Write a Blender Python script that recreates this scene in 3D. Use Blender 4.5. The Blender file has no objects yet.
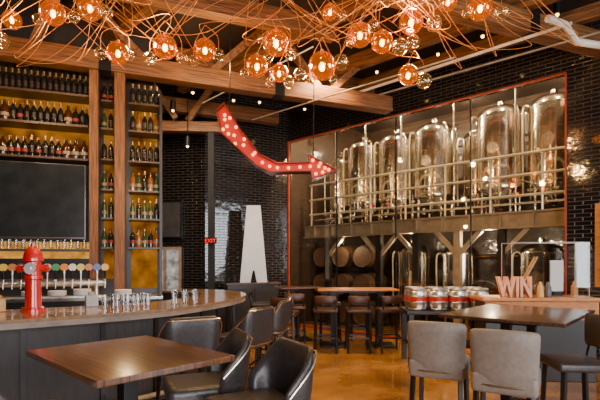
import bpy, bmesh, math, random
from mathutils import Vector, Matrix
random.seed(7)
S=bpy.context.scene
COL=S.collection
# ------------------------------------------------------------------ materials
def nt(name):
    m=bpy.data.materials.new(name); m.use_nodes=True
    t=m.node_tree; t.nodes.clear()
    o=t.nodes.new('ShaderNodeOutputMaterial'); return m,t,o
def mat(name,c,rough=.5,metal=0,em=None,es=0,var=.25,scale=6,bump=0,stretch=(1,1,1),coat=0,c2=None):
    m,t,o=nt(name); N=t.nodes.new; L=t.links.new
    p=N('ShaderNodeBsdfPrincipled'); L(p.outputs[0],o.inputs[0])
    tc=N('ShaderNodeTexCoord'); mp=N('ShaderNodeMapping'); mp.inputs['Scale'].default_value=stretch
    L(tc.outputs['Object'],mp.inputs[0])
    n=N('ShaderNodeTexNoise'); n.inputs['Scale'].default_value=scale; n.inputs['Detail'].default_value=5
    L(mp.outputs[0],n.inputs[0])
    r=N('ShaderNodeValToRGB'); L(n.outputs[0],r.inputs[0])
    a=[max(0,x*(1-var)) for x in c]; b=[min(1,x*(1+var)) for x in c] if c2 is None else c2
    r.color_ramp.elements[0].position=.3; r.color_ramp.elements[1].position=.7
    r.color_ramp.elements[0].color=(*a,1); r.color_ramp.elements[1].color=(*b,1)
    L(r.outputs[0],p.inputs['Base Color'])
    p.inputs['Roughness'].default_value=rough; p.inputs['Metallic'].default_value=metal
    p.inputs['Coat Weight'].default_value=coat
    if es:
        p.inputs['Emission Color'].default_value=(*em,1); p.inputs['Emission Strength'].default_value=es
    if bump:
        bn=N('ShaderNodeBump'); bn.inputs['Strength'].default_value=bump; bn.inputs['Distance'].default_value=.01
        L(n.outputs[0],bn.inputs['Height']); L(bn.outputs[0],p.inputs['Normal'])
    return m
def brickmat(name,c1,c2,mortar,rough,bw=.22,bh=.062,bs=.5):
    m,t,o=nt(name); N=t.nodes.new; L=t.links.new
    p=N('ShaderNodeBsdfPrincipled'); L(p.outputs[0],o.inputs[0])
    tc=N('ShaderNodeTexCoord'); s=N('ShaderNodeSeparateXYZ'); cb=N('ShaderNodeCombineXYZ')
    L(tc.outputs['Object'],s.inputs[0]); L(s.outputs[0],cb.inputs[0]); L(s.outputs[2],cb.inputs[1])
    b=N('ShaderNodeTexBrick'); L(cb.outputs[0],b.inputs[0])
    b.inputs['Color1'].default_value=(*c1,1); b.inputs['Color2'].default_value=(*c2,1); b.inputs['Mortar'].default_value=(*mortar,1)
    b.inputs['Scale'].default_value=1; b.inputs['Brick Width'].default_value=bw; b.inputs['Row Height'].default_value=bh
    b.inputs['Mortar Size'].default_value=.006; b.inputs['Mortar Smooth'].default_value=.3
    L(b.outputs['Color'],p.inputs['Base Color'])
    mr=N('ShaderNodeMapRange'); mr.inputs[3].default_value=rough; mr.inputs[4].default_value=.8
    L(b.outputs['Fac'],mr.inputs[0]); L(mr.outputs[0],p.inputs['Roughness'])
    iv=N('ShaderNodeMath'); iv.operation='SUBTRACT'; iv.inputs[0].default_value=1; L(b.outputs['Fac'],iv.inputs[1])
    n=N('ShaderNodeTexNoise'); n.inputs['Scale'].default_value=7; L(cb.outputs[0],n.inputs[0])
    ad=N('ShaderNodeMath'); ad.operation='MULTIPLY_ADD'; ad.inputs[1].default_value=1.0; L(n.outputs[0],ad.inputs[0]); L(iv.outputs[0],ad.inputs[2])
    bn=N('ShaderNodeBump'); bn.inputs['Strength'].default_value=bs; bn.inputs['Distance'].default_value=.012
    L(ad.outputs[0],bn.inputs['Height']); L(bn.outputs[0],p.inputs['Normal'])
    p.inputs['Coat Weight'].default_value=.8; p.inputs['Coat Roughness'].default_value=.08
    L(bn.outputs[0],p.inputs['Coat Normal'])
    return m
def plankmat(name,c1,c2,gap,rough,coat,bw=1.6,bh=.11):
    m,t,o=nt(name); N=t.nodes.new; L=t.links.new
    p=N('ShaderNodeBsdfPrincipled'); L(p.outputs[0],o.inputs[0]); tc=N('ShaderNodeTexCoord')
    b=N('ShaderNodeTexBrick'); L(tc.outputs['Object'],b.inputs[0])
    b.inputs['Color1'].default_value=(*c1,1); b.inputs['Color2'].default_value=(*c2,1); b.inputs['Mortar'].default_value=(*gap,1)
    b.inputs['Scale'].default_value=1; b.inputs['Brick Width'].default_value=bw; b.inputs['Row Height'].default_value=bh; b.inputs['Mortar Size'].default_value=.003
    mp=N('ShaderNodeMapping'); mp.inputs['Scale'].default_value=(3,40,3); L(tc.outputs['Object'],mp.inputs[0])
    n=N('ShaderNodeTexNoise'); n.inputs['Scale'].default_value=1.5; n.inputs['Detail'].default_value=6; L(mp.outputs[0],n.inputs[0])
    mr=N('ShaderNodeMapRange'); mr.inputs[1].default_value=.3; mr.inputs[2].default_value=.7; mr.inputs[3].default_value=.4; mr.inputs[4].default_value=1.5; L(n.outputs[0],mr.inputs[0])
    vm=N('ShaderNodeVectorMath'); vm.operation='SCALE'; L(b.outputs['Color'],vm.inputs[0]); L(mr.outputs[0],vm.inputs['Scale'])
    L(vm.outputs[0],p.inputs['Base Color']); p.inputs['Roughness'].default_value=rough; p.inputs['Coat Weight'].default_value=coat
    p.inputs['Coat Roughness'].default_value=.16
    return m
def glass(name,tint=(1,1,1),gl=(1,1,1),base=.04,em=None,es=0,edge=.6,blend=.25):
    m,t,o=nt(name); N=t.nodes.new; L=t.links.new
    tr=N('ShaderNodeBsdfTransparent'); tr.inputs[0].default_value=(*tint,1)
    g=N('ShaderNodeBsdfGlossy'); g.inputs[0].default_value=(*gl,1); g.inputs['Roughness'].default_value=.03
    lw=N('ShaderNodeLayerWeight'); lw.inputs[0].default_value=blend
    mr=N('ShaderNodeMapRange'); mr.inputs[3].default_value=base; mr.inputs[4].default_value=edge
    L(lw.outputs['Facing'],mr.inputs[0])
    mx=N('ShaderNodeMixShader'); L(mr.outputs[0],mx.inputs[0]); L(tr.outputs[0],mx.inputs[1]); L(g.outputs[0],mx.inputs[2])
    if es:
        e=N('ShaderNodeEmission'); e.inputs[0].default_value=(*em,1); e.inputs[1].default_value=es
        a=N('ShaderNodeAddShader'); L(mx.outputs[0],a.inputs[0]); L(e.outputs[0],a.inputs[1]); L(a.outputs[0],o.inputs[0])
    else: L(mx.outputs[0],o.inputs[0])
    return m
def emit(name,c,s,c2=None,scale=5):
    m,t,o=nt(name); N=t.nodes.new; L=t.links.new
    e=N('ShaderNodeEmission'); e.inputs[0].default_value=(*c,1); e.inputs[1].default_value=s; L(e.outputs[0],o.inputs[0])
    tc=N('ShaderNodeTexCoord'); n=N('ShaderNodeTexNoise'); n.inputs['Scale'].default_value=scale; n.inputs['Detail'].default_value=6
    L(tc.outputs['Object'],n.inputs[0])
    r=N('ShaderNodeValToRGB'); L(n.outputs[0],r.inputs[0])
    r.color_ramp.elements[0].position=.3; r.color_ramp.elements[1].position=.75
    r.color_ramp.elements[0].color=(*(c2 or c),1); r.color_ramp.elements[1].color=(*c,1); L(r.outputs[0],e.inputs[0])
    return m
BRICK=brickmat('black_glazed_brick',(.009,.007,.006),(.017,.013,.010),(.04,.027,.018),.10,bs=.26)
BRICKR=brickmat('brown_brick',(.035,.018,.009),(.06,.031,.015),(.05,.032,.02),.35)
PLAST=mat('dark_plaster',(.02,.014,.010),.7)
FLOORM=mat('stained_concrete',(.25,.105,.022),.18,scale=1.3,var=.45,c2=(.56,.27,.06),coat=.5)
CEILM=mat('brown_ceiling_deck',(.026,.012,.006),.7,stretch=(1,9,1),var=.5,scale=3)
BEAM=mat('brown_orange_timber',(.155,.058,.012),.55,stretch=(1.2,22,22),var=.75,scale=2.4,bump=.5)
BEAMD=mat('timber_post',(.17,.062,.013),.55,stretch=(20,20,1.2),var=.7,scale=2.6,bump=.5)
STEELD=mat('dark_steel',(.03,.024,.019),.4,.6)
STEEL=mat('stainless_steel',(.93,.85,.70),.14,1,var=.05)
STEELK=mat('keg_steel',(.74,.71,.66),.32,1,var=.1)
STEELB=mat('brushed_steel',(.86,.78,.64),.22,1,var=.12,stretch=(1,1,12))
RAILM=mat('warm_rail_steel',(.85,.72,.48),.28,.7)
TABLEW=plankmat('walnut_planks',(.088,.034,.013),(.150,.060,.024),(.02,.008,.005),.30,.35)
TABLED=plankmat('dark_walnut_planks',(.040,.019,.011),(.068,.032,.018),(.015,.008,.005),.30,.35)
BARTOP=mat('oak_bar_top',(.25,.155,.085),.22,stretch=(3,3,1),var=.25,scale=6,coat=.5)
BARFR=mat('bar_front_panel',(.034,.028,.026),.5,stretch=(6,6,1))
BLKW=mat('black_wood',(.014,.010,.009),.4)
BLKM=mat('black_metal',(.011,.010,.010),.4,.5)
LEATH=mat('dark_grey_leather',(.040,.034,.033),.36,bump=.2,scale=40)
GREYU=mat('taupe_leather',(.225,.182,.148),.5,bump=.15,scale=30,var=.12)
BROWNS=mat('brown_seat_wood',(.055,.022,.010),.4)
NAIL=mat('bronze_nailheads',(.65,.52,.36),.3,1)
TVM=mat('tv_screen',(.020,.023,.026),.20)
TVF=mat('tv_frame_grey',(.10,.09,.085),.3,.5)
ONYX=emit('backlit_onyx',(.90,.33,.035),.55,c2=(.10,.022,.002),scale=4)
ONYX2=emit('backlit_strip',(.95,.45,.07),1.2,c2=(.25,.09,.015),scale=6)
SHELF=mat('shelf_board',(.06,.035,.02),.4)
COPPER=mat('copper_cable',(.55,.20,.04),.4,.5,em=(1,.30,.02),es=.07)  # faint emission stands in for bulb light caught on the cable
AMBER=glass('amber_glass',(1,.56,.14),(1,.56,.14),.12,em=(1,.24,.0),es=.20,edge=.8,blend=.38)
CLEARG=glass('clear_glass',(.98,.92,.80),(1,.9,.7),.08,em=(1,.5,.1),es=.03,edge=.85)
PINTG=glass('pint_glass_clear',(.93,.93,.93),(1,1,1),.06,edge=.5)
PANE=glass('window_pane',(.97,.96,.94),(1,1,1),.05,edge=.2)
BULB=emit('hot_filament',(1,.60,.12),40,c2=(1,.42,.04))
BULBR=emit('marquee_bulb',(1,.20,.03),8,c2=(1,.13,.015))
REDEM=mat('marquee_red',(.20,.002,.001),.6,em=(1,.006,.0),es=.38)
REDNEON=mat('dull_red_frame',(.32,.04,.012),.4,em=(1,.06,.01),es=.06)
REDC=mat('dark_red_enamel_case',(.10,.006,.004),.35)
CREAM=mat('cream_enamel',(.42,.28,.19),.4)
WHITE=mat('white_paint',(.80,.81,.84),.5,var=.05)
REDP=mat('red_enamel',(.60,.008,.008),.22,coat=.8,var=.1)
BARRELW=mat('barrel_oak',(.10,.05,.024),.6,stretch=(6,6,1))
DGLASS=mat('dark_bottle_glass',(.010,.011,.009),.1,coat=.5)
BGLASS=mat('brown_bottle_glass',(.05,.017,.005),.1,coat=.5)
GGLASS=mat('green_bottle_glass',(.02,.06,.02),.1,coat=.5)
LIQ=mat('amber_liquor',(.22,.075,.015),.1,coat=.5)
LABELM=mat('paper_label',(.27,.20,.13),.6)
LABELR=mat('red_label',(.24,.020,.014),.6)
KEGR=mat('keg_red_band',(.50,.02,.012),.4)
FOIL=mat('foil_cap',(.22,.05,.03),.35,.5)
FOILG=mat('gold_cap',(.40,.28,.12),.3,.8)
WOODO=mat('honey_wood',(.46,.165,.03),.35,stretch=(2,2,10),var=.3)
PIPEW=mat('white_conduit',(.68,.60,.50),.5)
PIPED=mat('grey_conduit',(.30,.25,.19),.5)
# ------------------------------------------------------------------ mesh builder
class M:
    def __init__(s): s.bm=bmesh.new(); s.mi=0
    def _n(s,k): 
        s.bm.faces.ensure_lookup_table()
        for f in s.bm.faces[k:]: f.material_index=s.mi; f.smooth=True
    def box(s,c,d,rz=0,bev=0,rot=None):
        k=len(s.bm.faces)
        r=bmesh.ops.create_cube(s.bm,size=1)
        mt=Matrix.Translation(c)@(rot if rot is not None else Matrix.Rotation(rz,4,'Z'))@Matrix.Diagonal((*d,1))
        bmesh.ops.transform(s.bm,matrix=mt,verts=r['verts'])
        if bev:
            es=list({e for v in r['verts'] for e in v.link_edges})
            bmesh.ops.bevel(s.bm,geom=es,offset=bev,segments=3,affect='EDGES',profile=.6)
        s._n(k); return s
    def beam(s,p0,p1,w,h,bev=0):
        p0=Vector(p0);p1=Vector(p1);d=p1-p0
        q=d.to_track_quat('X','Z').to_matrix().to_4x4()
        return s.box((p0+p1)/2,(d.length,w,h),rot=q,bev=bev)
    def ring(s,c,ax,r,n):
        ax=Vector(ax).normalized(); u=ax.orthogonal().normalized(); v=ax.cross(u)
        return [s.bm.verts.new(Vector(c)+(u*math.cos(2*math.pi*i/n)+v*math.sin(2*math.pi*i/n))*r) for i in range(n)]
    def cyl(s,p0,p1,r0,r1=None,n=14):
        k=len(s.bm.faces); r1=r0 if r1 is None else r1
        p0=Vector(p0);p1=Vector(p1);d=p1-p0
        a=s.ring(p0,d,r0,n); b=s.ring(p1,d,r1,n)
        for i in range(n): s.bm.faces.new((a[i],a[(i+1)%n],b[(i+1)%n],b[i]))
        s.bm.faces.new(a[::-1]); s.bm.faces.new(b); s._n(k); return s
    def lathe(s,prof,n=24,c=(0,0,0),rot=None):
        k=len(s.bm.faces); rows=[]; c=Vector(c); R=rot or Matrix.Identity(4)
        for r,z in prof:
            if r<1e-5: rows.append([s.bm.verts.new(c+(R@Vector((0,0,z))))])
            else: rows.append([s.bm.verts.new(c+(R@Vector((r*math.cos(2*math.pi*i/n),r*math.sin(2*math.pi*i/n),z)))) for i in range(n)])
        for a,b in zip(rows,rows[1:]):
            for i in range(n):
                j=(i+1)%n
                if len(a)==1 and len(b)==1: break
                if len(a)==1: s.bm.faces.new((a[0],b[i],b[j]) )
                elif len(b)==1: s.bm.faces.new((a[i],a[j],b[0]))
                else: s.bm.faces.new((a[i],a[j],b[j],b[i]))
        if len(rows[0])>1: s.bm.faces.new(rows[0][::-1])
        if len(rows[-1])>1: s.bm.faces.new(rows[-1])
        s._n(k); return s
    def sph(s,c,r,n=16,sc=(1,1,1)):
        k=len(s.bm.faces)
        q=bmesh.ops.create_uvsphere(s.bm,u_segments=n,v_segments=max(6,n*2//3),radius=r)
        bmesh.ops.transform(s.bm,matrix=Matrix.Translation(c)@Matrix.Diagonal((*sc,1)),verts=q['verts'])
        s._n(k); return s
    def tube(s,pts,r,n=6,closed=False):
        k=len(s.bm.faces); pts=[Vector(p) for p in pts]; rings=[]; m=len(pts); u=None
        for i,p in enumerate(pts):
            t=(pts[(i+1)%m]-pts[i-1]) if closed else (pts[min(i+1,m-1)]-pts[max(i-1,0)])
            t.normalize()
            u=t.orthogonal().normalized() if u is None else (u-t*u.dot(t)).normalized()
            v=t.cross(u)
            rings.append([s.bm.verts.new(p+(u*math.cos(2*math.pi*j/n)+v*math.sin(2*math.pi*j/n))*r) for j in range(n)])
        prs=list(zip(rings,rings[1:]))+([(rings[-1],rings[0])] if closed else [])
        for a,b in prs:
            for j in range(n): s.bm.faces.new((a[j],a[(j+1)%n],b[(j+1)%n],b[j]))
        if not closed: s.bm.faces.new(rings[0][::-1]); s.bm.faces.new(rings[-1])
        s._n(k); return s
    def prism(s,pts,a,b,plane='XY'):
        k=len(s.bm.faces)
        f=(lambda p,h:(p[0],p[1],h)) if plane=='XY' else (lambda p,h:(p[0],h,p[1]))
        A=[s.bm.verts.new(f(p,a)) for p in pts]; Bv=[s.bm.verts.new(f(p,b)) for p in pts]; n=len(pts)
        for i in range(n): s.bm.faces.new((A[i],A[(i+1)%n],Bv[(i+1)%n],Bv[i]))
        s.bm.faces.new(A[::-1]); s.bm.faces.new(Bv); s._n(k); return s
    def shell(s,R,a0,a1,z0,z1f,th,cy=0,n=14,m=5,flare=0,sy=1):
        k=len(s.bm.faces); V={}
        for i in range(n+1):
            a=a0+(a1-a0)*i/n
            zt=z1f(a)
            for j in range(m+1):
                z=z0+(zt-z0)*j/m
                for q in (0,1):
                    rr=R+flare*j/m-(th if q else 0)*(1 if 0<j<m and 0<i<n else .55)-(0 if q else (0 if 0<j<m and 0<i<n else th*.25))
                    ca,sa=math.cos(a),math.sin(a)
                    sq=1 if sy==1 else 1/((abs(ca)**sy+abs(sa)**sy)**(1/sy))
                    V[i,j,q]=s.bm.verts.new((rr*sa*sq,cy-rr*ca*sq,z))
        F=s.bm.faces.new
        for i in range(n):
            for j in range(m):
                F((V[i,j,0],V[i+1,j,0],V[i+1,j+1,0],V[i,j+1,0])); F((V[i,j,1],V[i,j+1,1],V[i+1,j+1,1],V[i+1,j,1]))
            F((V[i,0,0],V[i,0,1],V[i+1,0,1],V[i+1,0,0])); F((V[i,m,0],V[i+1,m,0],V[i+1,m,1],V[i,m,1]))
        for j in range(m):
            F((V[0,j,0],V[0,j+1,0],V[0,j+1,1],V[0,j,1])); F((V[n,j,0],V[n,j,1],V[n,j+1,1],V[n,j+1,0]))
        s._n(k); return s
    def done(s,name,mats,parent=None,loc=None,rz=0,sub=0,**kw):
        bm=s.bm; bmesh.ops.recalc_face_normals(bm,faces=bm.faces)
        if not sub:
            for e in bm.edges:
                if len(e.link_faces)==2 and e.calc_face_angle(0)>math.radians(38): e.smooth=False
        me=bpy.data.meshes.new(name); bm.to_mesh(me); bm.free()
        for m in (mats if isinstance(mats,(list,tuple)) else [mats]): me.materials.append(m)
        o=bpy.data.objects.new(name,me); COL.objects.link(o)
        if parent: o.parent=parent
        if loc is not None: o.location=loc
        o.rotation_euler[2]=rz
        if sub:
            md=o.modifiers.new('s','SUBSURF'); md.levels=sub; md.render_levels=sub
        for k2,v in kw.items(): o[k2]=v
        return o
def thing(name,label,cat,loc=(0,0,0),rz=0,group=None):
    e=bpy.data.objects.new(name,None); e.empty_display_size=.1; COL.objects.link(e)
    e.location=loc; e.rotation_euler[2]=rz; e['label']=label; e['category']=cat
    if group: e['group']=group
    return e
def tag(o,label,cat,group=None):
    o['label']=label; o['category']=cat
    if group: o['group']=group
    return o
def kids(o): return [c for c in bpy.data.objects if c.parent==o]
def clone(o,loc,rz=None,label=None):
    CH={}
    def coll(x):
        CH[x.name]=kids(x)
        for c in CH[x.name]: coll(c)
    coll(o)
    def rec(x,par):
        y=x.copy(); COL.objects.link(y)
        if par: y.parent=par
        for c in CH.get(x.name,[]): rec(c,y)
        return y
    y=rec(o,None); y.location=loc
    if rz is not None: y.rotation_euler[2]=rz
    if label: y['label']=label
    return y
def face(fx,fy): return math.atan2(fy,fx)-math.pi/2
def cat(pts,k=8,closed=False):
    P=[Vector(p) for p in pts]; out=[]; n=len(P)
    for i in range(n-1):
        a=P[max(i-1,0)];b=P[i];c=P[i+1];d=P[min(i+2,n-1)]
        for j in range(k):
            t=j/k; out.append(.5*((2*b)+(c-a)*t+(2*a-5*b+4*c-d)*t*t+(3*b-a-3*c+d)*t**3))
    out.append(P[-1]); return out
def structure(o): o['kind']='structure'; return o
def wall(name,p0,p1,z0,z1,m,th=.15,side=1):
    p0=Vector((*p0,0));p1=Vector((*p1,0));d=p1-p0
    b=M().box((d.length/2,side*th/2,(z0+z1)/2),(d.length,th,z1-z0))
    return structure(b.done(name,m,loc=p0,rz=math.atan2(d.y,d.x)))
def text_mesh(body,size,ext,name,m,parent,loc,rot,bold=0):
    cu=bpy.data.curves.new(name,'FONT'); cu.body=body; cu.size=size; cu.extrude=ext; cu.align_x='CENTER'; cu.offset=bold
    ob=bpy.data.objects.new(name+'_src',cu); COL.objects.link(ob)
    bpy.context.view_layer.update()
    me=bpy.data.meshes.new_from_object(ob.evaluated_get(bpy.context.evaluated_depsgraph_get()))
    bpy.data.objects.remove(ob); me.materials.clear(); me.materials.append(m)
    o=bpy.data.objects.new(name,me); COL.objects.link(o); o.parent=parent; o.location=loc; o.rotation_euler=rot
    return o
# ------------------------------------------------------------------ frames of reference
H=5.4
R0=Vector((4.15,7.0,0)); W=Vector((-.738,.675,0)); NM=Vector((.675,.738,0))   # glazed brewery wall
def TW(t,off,z): v=R0+W*t+NM*off; return (v.x,v.y,z)
AW=math.atan2(W.y,W.x)
B0=Vector((-4,6,0)); U=Vector((.952,.306,0)); NB=Vector((.306,-.952,0))       # back bar line
def BB(s,off,z): v=B0+U*s+NB*off; return (v.x,v.y,z)
AB=math.atan2(U.y,U.x)
# ------------------------------------------------------------------ room
structure(M().box((1.5,6,-.05),(21,22,.1)).done('floor',FLOORM))
structure(M().box((1.5,6,H+.05),(21,22,.1)).done('ceiling',CEILM))
wall('wall_brewery_header',TW(6.02,0,0)[:2],TW(0,0,0)[:2],4.5,H,BRICK)
wall('wall_right',TW(0,0,0)[:2],TW(-3.6,0,0)[:2],0,H,BRICK)
wall('wall_corner',(-2.13,10.10),TW(6.02,0,0)[:2],0,H,BRICK)
wall('wall_far',(-7.0,10.8),(-2.13,10.10),0,H,BRICK)
wall('wall_left',BB(-5,-.5,0)[:2],BB(1.95,-.5,0)[:2],0,H,PLAST)
wall('wall_brewery_far',TW(8,3.3,0)[:2],TW(-3.6,3.3,0)[:2],0,H,BRICKR)
wall('wall_brewery_side',TW(6.05,.12,0)[:2],TW(6.05,3.3,0)[:2],0,H,BRICKR)
wall('wall_brewery_end',TW(-3.55,.15,0)[:2],TW(-3.55,3.3,0)[:2],0,H,BRICKR)
wall('wall_rear',(9,-4.5),(-8.8,-4.5),0,H,PLAST)
wall('wall_side',(-8.8,-4.5),(-8.8,11),0,H,PLAST)
wall('wall_window_side',(9,9),(9,-4.5),0,H,PLAST)
rz_far=math.atan2(-.70,4.87)
structure(M().box((0,0,0),(.74,.06,1.1)).done('trim_1',CREAM,loc=(-3.04,10.17,1.34),rz=rz_far))
m=M(); m.box((-.18,-.035,0),(.27,.02,.96)); m.box((.18,-.035,0),(.27,.02,.96))
structure(m.done('window_1',emit('daylight_pane',(.65,.60,.54),1.1,c2=(.08,.065,.06),scale=7),loc=(-3.04,10.17,1.34),rz=rz_far))
fr=thing('brewery_window_frame','thin dull red steel frame around the glazed brewery room','window frame',TW(0,0,0),AW)
tl=6.02
m=M(); m.box((tl/2,0,4.49),(tl,.05,.022)); m.box((tl/2,0,.03),(tl,.05,.06)); m.box((.012,0,2.25),(.022,.05,4.5)); m.box((tl-.02,0,2.25),(.035,.05,4.5)); m.done('outer_frame',REDNEON,fr)
for i in range(1,4): M().box((tl*i/4,0,2.25),(.016,.04,4.4)).done('mullion',BLKM,fr)
for i in range(4): M().box((tl*(i+.5)/4,0,2.25),(tl/4-.02,.012,4.42)).done('pane',PANE,fr)
# ------------------------------------------------------------------ brewery interior
pf=thing('steel_platform','dark steel mezzanine platform carrying the brewing tanks','platform',TW(0,0,0),AW)
BRACE=mat('brace_paint',(.38,.30,.20),.45,.4)
m=M(); m.box((2.6,-1.5,2.40),(6.6,2.0,.06)); m.done('deck',STEELD,pf)
m=M(); m.box((2.6,-.5,2.43),(6.6,.14,.03)); m.box((2.6,-.5,2.16),(6.6,.14,.03)); m.box((2.6,-.5,2.30),(6.6,.03,.25)); m.done('edge_beam',mat('edge_beam_paint',(.30,.24,.16),.4,.5),pf)
for i in range(12): M().box((-.5+i*.55,-.46,2.29),(.02,.06,.24)).done('web_stiffener',BRACE,pf)
for t in (-.2,1.15,1.97,2.85,3.75,5.2):
    M().box((t,-.55,1.075),(.13,.13,2.15)).done('column',BRACE if t in(1.97,) else STEELD,pf)
for t,s_ in ((1.97,1),(1.97,-1),(2.85,1),(3.75,1),(3.75,-1),(5.2,-1),(1.15,-1)):
    M().beam((t,-.55,1.68),(t+.45*s_,-.55,2.15),.08,.08).done('knee_brace',BRACE,pf)
rl=thing('platform_railing','warm steel tube guard rail along the tank platform','railing',TW(0,-0,0),AW)
for z in (2.72,3.08,3.45): M().cyl((-.5,-.5,z),(5.75,-.5,z),.026,n=8).done('rail',RAILM,rl)
for i in range(8): M().cyl((-.4+i*.87,-.5,2.45),(-.4+i*.87,-.5,3.45),.022,n=8).done('baluster',RAILM,rl)
def tank(t,off,r,z0,z1,leg0,label,grp='stainless tanks on the platform'):
    e=thing('brewing_tank',label,'tank',TW(t,off,leg0+(.002 if leg0 else 0)),AW,grp)
    zb=z0-leg0; zt=z1-leg0; h=zt-zb
    P=[(.04,zb-.38),(r*.98,zb-.02),(r,zb)]
    for f in (.04,.36,.68,.96):
        z=zb+h*f; P+=[(r,z-.018),(r+.013,z-.015),(r+.013,z+.015),(r,z+.018)]
    P+=[(r*.97,zt+.03),(r*.8,zt+.1),(r*.45,zt+.16),(.07,zt+.18),(.07,zt+.26),(0,zt+.26)]
    M().lathe(P,40).done('vessel',STEEL,e)
    m=M(); m.cyl((0,r*.94,zb+h*.52),(0,r*1.05,zb+h*.52),.11,n=20); m.cyl((0,r*1.05,zb+h*.52),(0,r*1.12,zb+h*.52),.03,n=10); m.done('manway',STEELB,e)
    for a in (.8,2.34,3.93,5.5):
        M().cyl((r*.85*math.cos(a),r*.85*math.sin(a),0),(r*.85*math.cos(a),r*.85*math.sin(a),zb+.1),.028,n=8).done('leg',STEELB,e)
    M().tube(cat([(r*.9,.2,zt),(r*1.10,.25,zt-.1),(r*1.10,.25,zb+.3),(r*1.08,.25,zb-.2)],6),.018).done('pipe',RAILM,e)
    M().tube(cat([(-r*.3,r*.9,zb-.1),(-r*.3,r*1.15,zb-.15),(-r*.35,r*1.15,zb+.6)],6),.014).done('pipe',RAILM,e)
    M().tube(cat([(-r*.75,r*.75,zt+.05),(-r*.95,r*.8,zt-.1),(-r*.95,r*.8,zb+.1),(-r*.6,r*1.0,zb-.25)],6),.012).done('pipe',STEELB,e)
    m=M(); m.cyl((.0,r*.3,zb-.34),(0,r*1.2,zb-.34),.022,n=8); m.cyl((0,r*1.2,zb-.40),(0,r*1.2,zb-.28),.04,n=10); m.done('valve',STEELB,e)
    return e
tank(.48,1.3,.42,2.97,4.45,2.43,'tall stainless conical fermenter beside the brick pier')
tank(1.42,1.3,.45,2.97,4.45,2.43,'tall stainless conical fermenter with round manway')
tank(2.80,1.3,.44,2.95,4.40,2.43,'tall stainless conical fermenter on the railed platform')
tank(3.74,1.3,.42,2.95,4.35,2.43,'stainless fermenter standing beside another tank')
tank(4.64,1.3,.42,2.95,4.35,2.43,'stainless fermenter toward the end of the platform')
tank(2.13,2.10,.37,3.0,4.3,2.43,'shorter stainless tank between the taller ones')
tank(5.42,1.35,.30,2.95,4.1,2.43,'narrow stainless tank beside the brick corner')
G2='vessels under the platform'
tank(3.40,1.45,.36,.75,1.8,0,'stainless vessel standing under the platform',G2)
tank(.75,1.6,.42,.75,1.75,0,'stainless vessel on the brewery floor under the platform',G2)
tank(2.4,1.7,.40,.75,1.75,0,'stainless vessel between the platform columns',G2)
prof=[(.0,-.42),(.235,-.42),(.25,-.44),(.262,-.36),(.29,-.15),(.298,0),(.29,.15),(.262,.36),(.25,.44),(.235,.42),(0,.42)]
bb=thing('oak_barrel','weathered oak barrel lying on its side in a stack','barrel',TW(4.45,1.3,.32),AW,'oak barrels stacked under the platform')
RX=Matrix.Rotation(math.pi/2,4,'X')
M().lathe(prof,22,rot=RX).done('staves',BARRELW,bb)
for z in (-.37,-.2,.2,.37):
    r=.298-.045*(abs(z)/.37)**1.3+.004
    M().lathe([(r-.01,z-.02),(r+.004,z-.02),(r+.004,z+.02),(r-.01,z+.02)],22,rot=RX).done('hoop',STEELD,bb)
for r_ in range(3):
    for c in range(3):
        if r_==0 and c==0: continue
        clone(bb,TW(4.45+c*.62,1.3,.32+r_*.68),AW)
rk=thing('barrel_rack','black steel rack cradling the oak barrels','rack',TW(0,0,0),AW)
m=M()
for z in (.01,.69,1.37):
    for y in (-1.05,-1.55): m.box((5.07,y,z),(1.95,.04,.04))
for x in (4.1,6.0):
    for y in (-1.05,-1.55): m.box((x,y,1.03),(.04,.04,2.06))
m.done('frame',STEELD,rk)
ps=thing('process_piping','stainless process pipes along the brewery brick wall','pipe',TW(0,0,0),AW)
for z,y in ((4.4,-2.95),(3.6,-2.95),(1.7,-2.95)): M().cyl((-1,y,z),(5.8,y,z),.04,n=8).done('pipe',STEEL,ps)
pr_=thing('riser_piping','stainless risers and header pipe in front of the tanks','pipe',TW(0,0,0),AW)
M().cyl((-.2,-.66,4.86),(5.8,-.66,4.86),.03,n=8).done('pipe',STEELB,pr_)
M().cyl((-.2,-.66,2.6),(5.8,-.66,2.6),.025,n=8).done('pipe',STEELB,pr_)
for x in (.95,2.1,3.27,4.19,5.05): M().cyl((x,-.66,2.46),(x,-.66,4.86),.018,n=8).done('pipe',STEELB,pr_)
for x in (.3,.7,1.3,1.7,2.6,3.0,3.6,4.0,4.5,4.9):
    M().tube([(x,-.66,2.6),(x,-.66,2.95),(x+.1,-.68,3.0),(x+.18,-.72,3.0)],.014,6).done('branch_pipe',STEELB,pr_)
    M().cyl((x-.05,-.66,2.82),(x+.05,-.66,2.82),.03,n=8).done('valve',KEGR if int(x*10)%4==0 else STEELB,pr_)
hose=thing('brewery_hose','coiled dark hose on a stand beside the platform columns','hose',TW(1.6,.9,0),AW)
m=M()
P=[]
for i in range(60):
    a=i*.42; P.append((.28*math.cos(a),.05*math.sin(i),.9+.28*math.sin(a)))
m.tube(P,.022,6); m.done('hose_coil',BLKM,hose); M().cyl((0,0,0),(0,0,1.25),.03).done('stand',STEELD,hose)
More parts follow.
